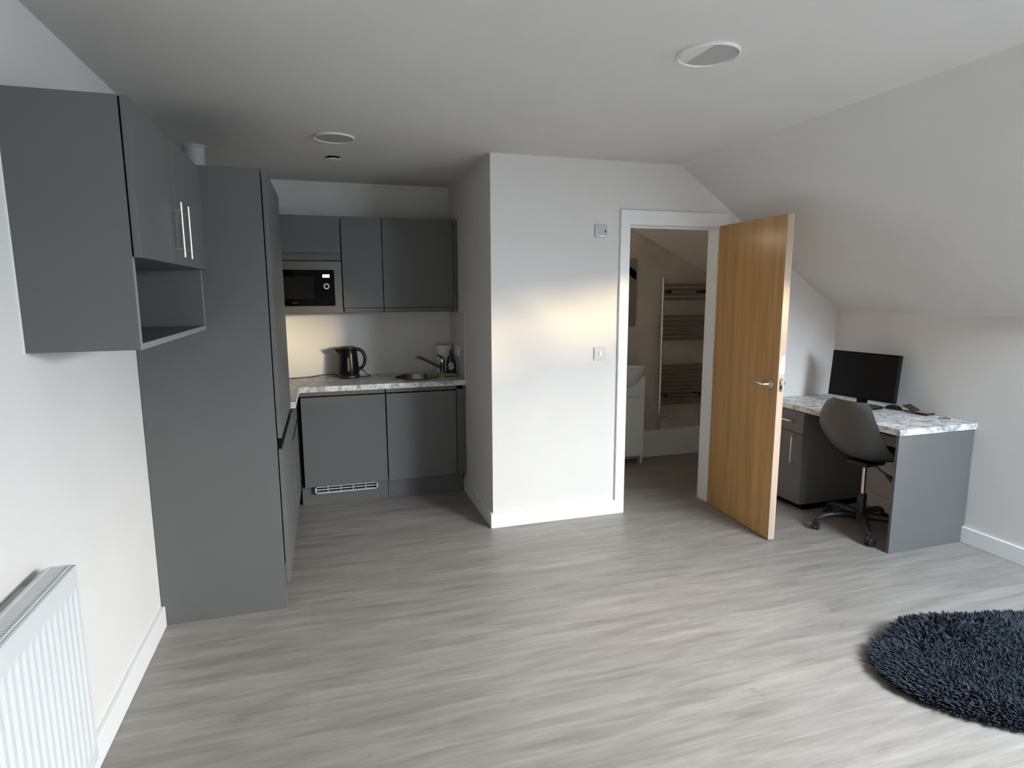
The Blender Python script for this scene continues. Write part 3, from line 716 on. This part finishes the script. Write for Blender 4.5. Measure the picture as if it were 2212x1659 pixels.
# ------------------------------------------------------------------ desk
DZ = .756
dk = thing('desk', 'marble-topped corner desk with a grey end panel against the right wall', 'desk', (3.42, 3.14, 0))
b = new(); box(b, 3.115, XR - .002, 2.583, Y1 - .003, DZ - .038, DZ, .002); obj('desktop', b, M['marble'], dk)
b = new(); box(b, 3.128, XR - SK - .003, 2.597, 2.615, 0, DZ - .038, .001); box(b, XR - SK - .003, XR - .003, 2.597, 2.615, SH + .003, DZ - .038); obj('end_panel', b, M['grey'], dk)
b = new(); box(b, XR - .022, XR - .004, 2.617, 3.29, .55, .70, .001); obj('back_rail', b, M['grey'], dk)
b = new(); box(b, XR - .16, XR - .024, 2.617, 2.80, .60, .71, .001); obj('cable_box', b, M['blackplastic'], dk)
du = thing('drawer_unit', 'grey drawer and cupboard unit under the desk, beside the open door', 'drawer unit', (3.42, 3.51, 0))
b = new(); box(b, 3.150, XR - SK - .003, 3.325, Y1 - .006, .05, DZ - .040, .001); obj('carcass', b, M['grey'], du)
b = new(); box(b, 3.128, 3.148, 3.327, Y1 - .008, .560, DZ - .046, .0012); dr = obj('drawer', b, M['grey'], du)
b = new(); box(b, 3.128, 3.148, 3.327, Y1 - .008, .052, .555, .0012); cd = obj('door', b, M['grey'], du)
b = new(); box(b, 3.19, XR - .05, 3.345, Y1 - .03, 0, .05); obj('plinth', b, M['dark'], du)
b = new(); tube(b, [(3.128, 3.415, .640), (3.100, 3.415, .640), (3.096, 3.420, .640), (3.096, 3.570, .640), (3.100, 3.575, .640), (3.128, 3.575, .640)], .005, 10); obj('handle', b, M['satin'], dr, True)
b = new(); tube(b, [(3.128, 3.395, .53), (3.100, 3.395, .53), (3.096, 3.395, .525), (3.096, 3.395, .345), (3.100, 3.395, .34), (3.128, 3.395, .34)], .005, 10); obj('handle', b, M['satin'], cd, True)

# monitor
ma, mb = Vector((3.445, 3.455, 0)), Vector((3.527, 2.992, 0))
mu_ = (mb - ma); MWd = mu_.length; mu_.normalize(); mn_ = Vector((mu_.y, -mu_.x, 0))
if mn_.x > 0: mn_ = -mn_
MM = Matrix(((mu_.x, mn_.x, 0, ma.x), (mu_.y, mn_.y, 0, ma.y), (0, 0, 1, 0), (0, 0, 0, 1)))
mo = thing('monitor', 'black computer monitor standing on the desk in the corner', 'monitor', ((ma.x + mb.x) / 2 + .03, (ma.y + mb.y) / 2, DZ))
tilt = Matrix.Translation((0, 0, .81)) @ Matrix.Rotation(math.radians(5), 4, 'X') @ Matrix.Translation((0, 0, -.81))
MT = MM @ tilt
MH = .318
b = new(); box(b, 0, MWd, -.035, 0, .81, .81 + MH, .004, MT); obj('casing', b, M['blackgloss'], mo)
b = new(); box(b, .014, MWd - .014, -.001, .0008, .81 + .022, .81 + MH - .014, 0, MT); obj('screen', b, M['screen'], mo, label='dark blank screen')
b = new(); box(b, MWd / 2 - .035, MWd / 2 + .035, -.045, -.025, DZ + .010, .90, .004, MM); obj('stand_neck', b, M['blackgloss'], mo)
b = new(); prism(b, [(x + MWd / 2 + .01, y_ - .015) for x, y_ in rounded_rect(.25, .16, .05)], 'z', DZ, DZ + .012, .003, MM); obj('stand_base', b, M['blackgloss'], mo)

# desk-top items
mse = thing('computer_mouse', 'black computer mouse on the desk right of the monitor', 'mouse', (3.628, 3.075, DZ))
b = new()
t = bmesh.new(); bmesh.ops.create_uvsphere(t, u_segments=24, v_segments=14, radius=1)
for v in list(t.verts):
    v.co = Vector((v.co.x * .030, v.co.y * .050, max(v.co.z, -.15) * .026 + .004))
t.transform(Matrix.Translation((3.628, 3.075, DZ)) @ Matrix.Rotation(.5, 4, 'Z')); join(b, t); mbod = obj('body', b, M['blackplastic'], mse, True)
b = new(); lathe(b, [(0, 0), (.006, 0), (.006, .005), (0, .005)], (3.606, 3.095, DZ + .022), 14, 'x'); obj('scroll_wheel', b, M['faint'], mbod, True)
b = new(); tube(b, [(3.640, 3.035, DZ + .004), (3.655, 3.00, DZ + .003), (3.672, 2.96, DZ + .003), (3.66, 2.90, DZ + .003), (3.68, 2.84, DZ + .003), (3.69, 2.75, DZ + .003)], .0022, 8, None, 2); obj('cable', b, M['blackplastic'], mse, True)

wl = thing('wallet', 'dark folding wallet lying half open with dusky pink inside on the desk', 'wallet', (3.645, 2.905, DZ))
WM = Matrix.Translation((3.640, 2.905, DZ + .006)) @ Matrix.Rotation(math.radians(8), 4, 'Z')
b = new(); box(b, -.040, .040, -.080, .010, 0, .010, .003, WM); obj('lower_half', b, M['leather'], wl)
b = new(); box(b, -.040, .040, 0, .085, 0, .008, .003, WM @ Matrix.Translation((0, .006, .002)) @ Matrix.Rotation(math.radians(24), 4, 'X')); obj('upper_half', b, M['leather'], wl)
b = new(); box(b, -.034, .034, -.072, .004, .0095, .012, .001, WM); obj('lining', b, M['pink'], wl, label='dusky pink lining')
b = new(); tube(b, [(3.615, 2.745, DZ + .005), (3.668, 2.712, DZ + .005)], [.004, .0045], 10); pen = tag(obj('pen', b, M['blackplastic'], None, True), 'short black pen on the desk near its right end', 'pen')
b = new(); box(b, 3.655, 3.712, 2.735, 2.820, DZ + .0005, DZ + .002, 0); tag(obj('paper_slip', b, M['paper']), 'small white paper slip by the wall on the desk', 'paper')

# ------------------------------------------------------------------ desk chair (faces +x)
CX, CYy = 3.282, 2.945
ch = thing('desk_chair', 'grey moulded shell swivel chair with black cushion at the desk', 'chair', (CX, CYy, 0))
CM = Matrix.Translation((CX, CYy, 0)) @ Matrix.Rotation(math.radians(4), 4, 'Z')
# side profile of the shell (x forward, z), half-width along it
prof = [(-.212, .872, .120), (-.222, .845, .158), (-.222, .79, .186), (-.214, .72, .210), (-.200, .65, .226), (-.178, .585, .228), (-.140, .528, .224), (-.085, .492, .222), (-.02, .478, .224), (.06, .476, .228), (.14, .482, .226), (.20, .486, .212), (.235, .478, .186), (.250, .465, .150)]
t = bmesh.new(); NW = 18; rows = []
for k, (x, z, hw) in enumerate(prof):
    row = []
    s = k / (len(prof) - 1)
    for i in range(NW + 1):
        a = -1 + 2 * i / NW
        lift = abs(a) ** 2.6
        back = max(0, 1 - s / .45)          # wings wrap forward on the back
        mid = math.exp(-((s - .48) / .20) ** 2)
        seat = max(0, (s - .45) / .55)
        dx = back * .034 * lift + mid * .044 * lift
        dz = seat * .022 * lift + mid * .062 * lift
        row.append(t.verts.new((x + dx, a * hw, z + dz)))
    rows.append(row)
for p, q_ in zip(rows, rows[1:]):
    for i in range(NW): t.faces.new((p[i], p[i + 1], q_[i + 1], q_[i]))
bmesh.ops.recalc_face_normals(t, faces=t.faces)
bmesh.ops.subdivide_edges(t, edges=list(t.edges), cuts=1, use_grid_fill=True, smooth=.4)
bmesh.ops.solidify(t, geom=list(t.faces), thickness=.007)
t.transform(CM); b = new(); join(b, t); obj('shell', b, M['shell'], ch, True)
# cushion
t = bmesh.new(); bmesh.ops.create_cube(t, size=1)
bmesh.ops.subdivide_edges(t, edges=list(t.edges), cuts=7, use_grid_fill=True)
for v in t.verts:
    x, y_, z = v.co * 2
    r = (abs(x) ** 4 + abs(y_) ** 4) ** .25
    sc = 1.0 if r < 1e-6 else max(abs(x), abs(y_)) / r
    taper = (1 - max(abs(x), abs(y_)) ** 4 * .55)
    v.co = Vector((.072 + x * .165 * sc, y_ * .192 * sc, .518 + z * .028 * taper))
t.transform(CM); b = new(); join(b, t); obj('cushion', b, M['blackfabric'], ch, True, label='black seat cushion')
b = new(); box(b, -.09, .09, -.075, .075, .440, .470, .012, CM); obj('mechanism', b, M['blackplastic'], ch)
b = new(); lathe(b, [(0, 0), (.014, 0), (.014, .21), (0, .21)], (0, 0, .235), 24, 'z', CM); obj('gas_piston', b, M['chrome'], ch, True, label='chrome gas lift piston')
b = new(); lathe(b, [(0, 0), (.025, 0), (.025, .16), (.022, .165), (0, .165)], (0, 0, .080), 28, 'z', CM); obj('gas_cylinder', b, M['blackplastic'], ch, True)
b = new(); tube(b, [(.0, -.05, .452), (.012, -.10, .425), (.025, -.135, .400)], .005, 10, CM); tube(b, [(.022, -.128, .405), (.034, -.158, .380), (.042, -.180, .365)], [.008, .018, .012], 12, CM, 1); obj('height_lever', b, M['blackplastic'], ch, True)
b = new(); lathe(b, [(0, 0), (.045, 0), (.048, .03), (.036, .055), (0, .055)], (0, 0, .065), 32, 'z', CM); obj('hub', b, M['blackplastic'], ch, True)
for k in range(5):
    a = math.radians(160 + 72 * k)
    R = Matrix.Translation((CX, CYy, 0)) @ Matrix.Rotation(a, 4, 'Z')
    b = new(); tube(b, [(.03, 0, .095), (.12, 0, .105), (.22, 0, .098), (.268, 0, .078), (.284, 0, .066)], [.024, .022, .019, .017, .014], 12, R, 1); lg = obj('base_arm', b, M['blackplastic'], ch, True)
    b = new()
    R2 = R @ Matrix.Translation((.284, 0, 0)) @ Matrix.Rotation(1.1 + k, 4, 'Z')
    for s_ in (-1, 1): lathe(b, [(0, -.009), (.022, -.009), (.026, -.005), (.026, .005), (.022, .009), (0, .009)], (0, 0, 0), 24, 'y', R2 @ Matrix.Translation((.012, s_ * .016, .026)))
    box(b, -.016, .022, -.007, .007, .022, .058, .004, R2)
    tube(b, [(0, 0, .04), (0, 0, .075)], .006, 10, R2)
    obj('castor', b, M['blackplastic'], lg, True)

# ------------------------------------------------------------------ shag rug
outline = [(2.075, 1.60), (2.105, 1.75), (2.215, 1.862), (2.40, 1.915), (2.60, 1.965), (2.80, 1.915), (2.975, 1.80), (3.08, 1.64), (3.10, 1.46), (3.02, 1.30), (2.86, 1.20), (2.66, 1.19), (2.46, 1.235), (2.30, 1.310), (2.155, 1.440)]
def cr(P, n=6):
    out = []
    for i in range(len(P)):
        p0, p1, p2, p3 = [Vector(P[(i + k - 1) % len(P)]) for k in range(4)]
        for s in range(n):
            u = s / n
            out.append(.5 * ((2 * p1) + (p2 - p0) * u + (2 * p0 - 5 * p1 + 4 * p2 - p3) * u * u + (3 * p1 - p0 - 3 * p2 + p3) * u ** 3))
    return out
OL = cr(outline)
rc = Vector((2.59, 1.57))
def ridge(x, y):   # the far rim of the rug is ruffled up
    d = math.hypot(x - 2.85, (y - 1.86) * 1.0); e = abs((y - 1.80) - (2.75 - x) * .28)
    return .075 * math.exp(-(e / .060) ** 2) * (1 / (1 + math.exp(-(x - 2.42) / .06)))
rg = thing('shag_rug', 'dark slate blue shaggy rug on the floor at the right', 'rug', (rc.x, rc.y, 0))
t = bmesh.new(); rings = []
for k in range(1, 9):
    rings.append([t.verts.new((rc.x + (p.x - rc.x) * k / 8 * .985, rc.y + (p.y - rc.y) * k / 8 * .985, .012 + ridge(*(rc + (p - rc) * k / 8)) * (1 if k < 8 else .7))) for p in OL])
cen = t.verts.new((rc.x, rc.y, .012)); n = len(OL)
for i in range(n): t.faces.new((cen, rings[0][i], rings[0][(i + 1) % n]))
for a, c in zip(rings, rings[1:]):
    for i in range(n): t.faces.new((a[i], c[i], c[(i + 1) % n], a[(i + 1) % n]))
low = [t.verts.new((v.co.x, v.co.y, .001)) for v in rings[-1]]
for i in range(n): t.faces.new((rings[-1][i], low[i], low[(i + 1) % n], rings[-1][(i + 1) % n]))
bmesh.ops.recalc_face_normals(t, faces=t.faces)
b = new(); join(b, t); obj('backing', b, M['rug'], rg)
def inside(x, y):
    c = False
    for i in range(n):
        a, d = OL[i], OL[i - 1]
        if (a.y > y) != (d.y > y) and x < (d.x - a.x) * (y - a.y) / (d.y - a.y) + a.x: c = not c
    return c
t = bmesh.new()
def tuft(x, y, z, lean, h, w):
    a = random.random() * 2 * PI
    dx, dy = math.cos(a), math.sin(a)
    la = random.random() * 2 * PI
    lx, ly = lean[0] + math.cos(la) * .012, lean[1] + math.sin(la) * .012
    pv = None
    for s, ww in ((0, w), (.55, w * 1.15), (1.0, w * .35)):
        px, py, pz = x + lx * s * s, y + ly * s * s, z + h * (s - .25 * s * s)
        cur = [t.verts.new((px + dx * ww * c + -dy * ww * e, py + dy * ww * c + dx * ww * e, pz)) for c, e in ((1, 0), (-.5, .87), (-.5, -.87))]
        if pv:
            for i in range(3): t.faces.new((pv[i], pv[(i + 1) % 3], cur[(i + 1) % 3], cur[i]))
        pv = cur
    t.faces.new(pv)
cnt = 0
while cnt < 11000:
    x = random.uniform(2.06, 3.11); y = random.uniform(1.18, 1.98)
    if not inside(x, y): continue
    e = (Vector((x, y)) - rc); q_ = e.length
    tuft(x, y, .008 + ridge(x, y), (e.x * .02 / max(q_, .05) * (q_ > .3), e.y * .02 / max(q_, .05) * (q_ > .3)), random.uniform(.026, .044), random.uniform(.0045, .0070)); cnt += 1
for i in range(n):
    for _ in range(9):
        p = OL[i].lerp(OL[(i + 1) % n], random.random()); e = (p - rc).normalized()
        tuft(p.x - e.x * .006, p.y - e.y * .006, .004 + ridge(p.x, p.y) * .7 * random.random(), (e.x * random.uniform(.012, .032), e.y * random.uniform(.012, .032)), random.uniform(.012, .030), .0045)
b = new(); join(b, t); pl = obj('pile', b, M['rug'], rg, True); pl['kind'] = 'stuff'

# ------------------------------------------------------------------ bathroom seen through the door
vu = thing('vanity_unit', 'white bathroom vanity unit with ceramic basin seen through the doorway', 'vanity unit', (2.50, 4.83, 0))
VX0, VX1, VY = 2.29, 2.690, 4.735
b = new(); box(b, VX0, VX1, VY + .018, 4.917, .075, .80, .001); obj('cabinet', b, M['gloss'], vu)
b = new(); box(b, VX0 + .002, VX1 - .002, VY, VY + .018, .078, .617, .0015); obj('door', b, M['gloss'], vu)
b = new(); box(b, VX0 + .002, VX1 - .002, VY, VY + .018, .622, .80, .0015); obj('fascia', b, M['gloss'], vu)
for x in (VX0 + .004, VX1 - .022):
    b = new(); box(b, x, x + .018, VY + .010, VY + .06, 0, .078, .001); obj('leg', b, M['gloss'], vu)
t = bmesh.new(); rings = []
bxc = 2.475
for a, d, h in ((.0, .0, .690), (.10, .07, .700), (.17, .12, .745), (.215, .155, .815), (.232, .172, .868), (.234, .174, .884), (.205, .148, .884), (.195, .138, .86), (.14, .09, .79), (.0, .0, .775)):
    rings.append([t.verts.new((bxc + a * math.cos(2 * PI * i / 48), 4.80 + d * math.sin(2 * PI * i / 48) * (1 if math.sin(2 * PI * i / 48) < 0 else .62), h)) for i in range(48)])
for p, q_ in zip(rings, rings[1:]):
    for i in range(48): t.faces.new((p[i], p[(i + 1) % 48], q_[(i + 1) % 48], q_[i]))
bmesh.ops.remove_doubles(t, verts=t.verts, dist=1e-5); bmesh.ops.recalc_face_normals(t, faces=t.faces)
b = new(); join(b, t); obj('basin', b, M['ceramic'], vu, True, label='white ceramic basin')
b = new(); tube(b, [(bxc, 4.895, .88), (bxc, 4.895, .96), (bxc, 4.86, .975), (bxc, 4.80, .955)], [.02, .018, .013, .011], 14, None, 1); obj('basin_tap', b, M['chrome'], vu, True)
sb = thing('soap_bottle', 'dark green soap bottle on the bathroom basin', 'bottle', (2.522, 4.845, .885))
b = new(); lathe(b, [(0, 0), (.024, 0), (.026, .004), (.026, .085), (.014, .10), (.010, .105), (0, .105)], (2.522, 4.845, .884), 28); obj('body', b, M['green'], sb, True)
b = new(); tube(b, [(2.522, 4.845, .985), (2.522, 4.845, 1.018), (2.515, 4.82, 1.020)], .006, 10); obj('pump', b, M['blackplastic'], sb, True)
mr = thing('bathroom_mirror', 'tall mirror on the bathroom wall above the basin', 'mirror', (2.49, 4.98, 1.235))
b = new(); box(b, 2.28, 2.712, YK - .022, YK - .0015, 1.232, 1.838, .002); obj('backing', b, mat('mirror_edge', (.30, .29, .26), .4, noise=.02), mr)
b = new(); box(b, 2.286, 2.706, YK - .0235, YK - .0215, 1.238, 1.832, 0); obj('mirror_glass', b, M['mirror'], mr)

tr = thing('towel_rail', 'chrome ladder towel rail on the bathroom wall beyond the doorway', 'towel rail', (3.18, 4.93, .45))
RY = 4.915
for x in (2.945, 3.42):
    b = new(); tube(b, [(x, RY, .445), (x, RY, 1.665)], .015, 16); obj('upright', b, M['chrome'], tr, True)
zrow = [.505 + i * .0355 for i in range(11)] + [1.11 + i * .041 for i in range(6)] + [1.475 + i * .042 for i in range(4)]
for z in zrow:
    b = new(); tube(b, [(2.945, RY - .012, z), (3.42, RY - .012, z)], .0128, 12); obj('rung', b, M['dullchrome'], tr, True)
for x in (3.0, 3.36):
    for z in (.58, 1.54):
        b = new(); tube(b, [(x, RY - .004, z), (x, YK - .001, z)], .011, 12); lathe(b, [(0, 0), (.017, 0), (.017, .022), (0, .022)], (x, RY - .028, z), 18, 'y'); obj('bracket', b, M['blackplastic'], tr, True)
for x in (2.945, 3.42):
    b = new(); tube(b, [(x, RY, .45), (x, RY, .385), (x, RY + .005, .30), (x, RY + .01, .252)], [.012, .012, .009, .009], 12); pp = obj('feed_pipe', b, M['chrome'], tr, True)
    b = new(); tube(b, [(x + .012, RY - .005, .395), (x + .075, RY - .02, .398)], [.014, .018], 14); lathe(b, [(0, 0), (.017, 0), (.019, .03), (0, .03)], (x, RY, .38), 18); obj('valve', b, M['chrome'], pp, True)

# ------------------------------------------------------------------ lights
def area(name, loc, direction, sx, sy, power, color, spread=180):
    l = bpy.data.lights.new(name, 'AREA'); l.shape = 'RECTANGLE'; l.size = sx; l.size_y = sy; l.energy = power; l.color = color
    l.spread = math.radians(spread)
    o = bpy.data.objects.new(name, l); COL.objects.link(o); o.location = loc
    d = Vector(direction).normalized()
    o.rotation_euler = d.to_track_quat('-Z', 'Y').to_euler(); return o
WC = Vector((3.22, -.15, 1.75))
daz = math.radians(58)
SKY = WC + Vector((math.sin(daz), -math.cos(daz), 0)) * 4.2 + Vector((0, 0, 2.25))
area('low_sky_daylight', SKY, (-math.sin(daz), math.cos(daz), -.12), 6.4, 3.2, 2500, (1.0, 0.925, 0.855))
area('overhead_sky_daylight', slope_pt((WS0 + WS1) / 2, (WY0 + WY1) / 2, .30), (-.18, .30, -.93), 1.2, 1.7, 450, (0.77, 0.87, 1.0))
def sunlamp(name, az, el, energy, ang, color):
    l = bpy.data.lights.new(name, 'SUN'); l.energy = energy; l.angle = math.radians(ang); l.color = color
    o = bpy.data.objects.new(name, l); COL.objects.link(o); o.location = (7, -3, 3)
    az, el = math.radians(az), math.radians(el)
    o.rotation_euler = Vector((-math.sin(az) * math.cos(el), math.cos(az) * math.cos(el), -math.sin(el))).to_track_quat('-Z', 'Y').to_euler()
sunlamp('low_sun', 35, 5.0, 3.7, 5, (1.0, 0.76, 0.43))

pl_ = bpy.data.lights.new('bathroom_fill', 'POINT'); pl_.energy = 2.2; pl_.shadow_soft_size = .1; pl_.color = (1.0, 0.84, 0.64)  # unseen fill light added to brighten the bathroom, no fitting
po = bpy.data.objects.new('bathroom_fill', pl_); COL.objects.link(po); po.location = (1.75, 4.35, 2.0)
w_ = bpy.data.worlds.new('sky'); S.world = w_; w_.use_nodes = True
bg = w_.node_tree.nodes['Background']; bg.inputs['Color'].default_value = (0.62, 0.74, 0.95, 1); bg.inputs['Strength'].default_value = 1.0

# ------------------------------------------------------------------ camera
cam = bpy.data.cameras.new('camera'); cam.sensor_fit = 'HORIZONTAL'; cam.sensor_width = 36; cam.lens = 36 * 1308.22 / 2212
cam.clip_start = .02
co = bpy.data.objects.new('camera', cam); COL.objects.link(co)
yaw, pit, rol = math.radians(17.0454), math.radians(-8.7056), math.radians(-0.2187)
fw = Vector((math.sin(yaw) * math.cos(pit), math.cos(yaw) * math.cos(pit), math.sin(pit)))
r = fw.cross(Vector((0, 0, 1))).normalized(); u = r.cross(fw)
r2 = r * math.cos(rol) + u * math.sin(rol); u2 = -r * math.sin(rol) + u * math.cos(rol)
co.matrix_world = Matrix(((r2.x, u2.x, -fw.x, 0), (r2.y, u2.y, -fw.y, 0), (r2.z, u2.z, -fw.z, 1.5493), (0, 0, 0, 1)))
S.camera = co

S.view_settings.view_transform = 'Standard'; S.view_settings.look = 'None'
S.view_settings.gamma = 1.0; S.view_settings.use_curve_mapping = False
S.view_settings.exposure = 0.12
S.cycles.max_bounces = 10; S.cycles.diffuse_bounces = 6
S.cycles.use_denoising = True
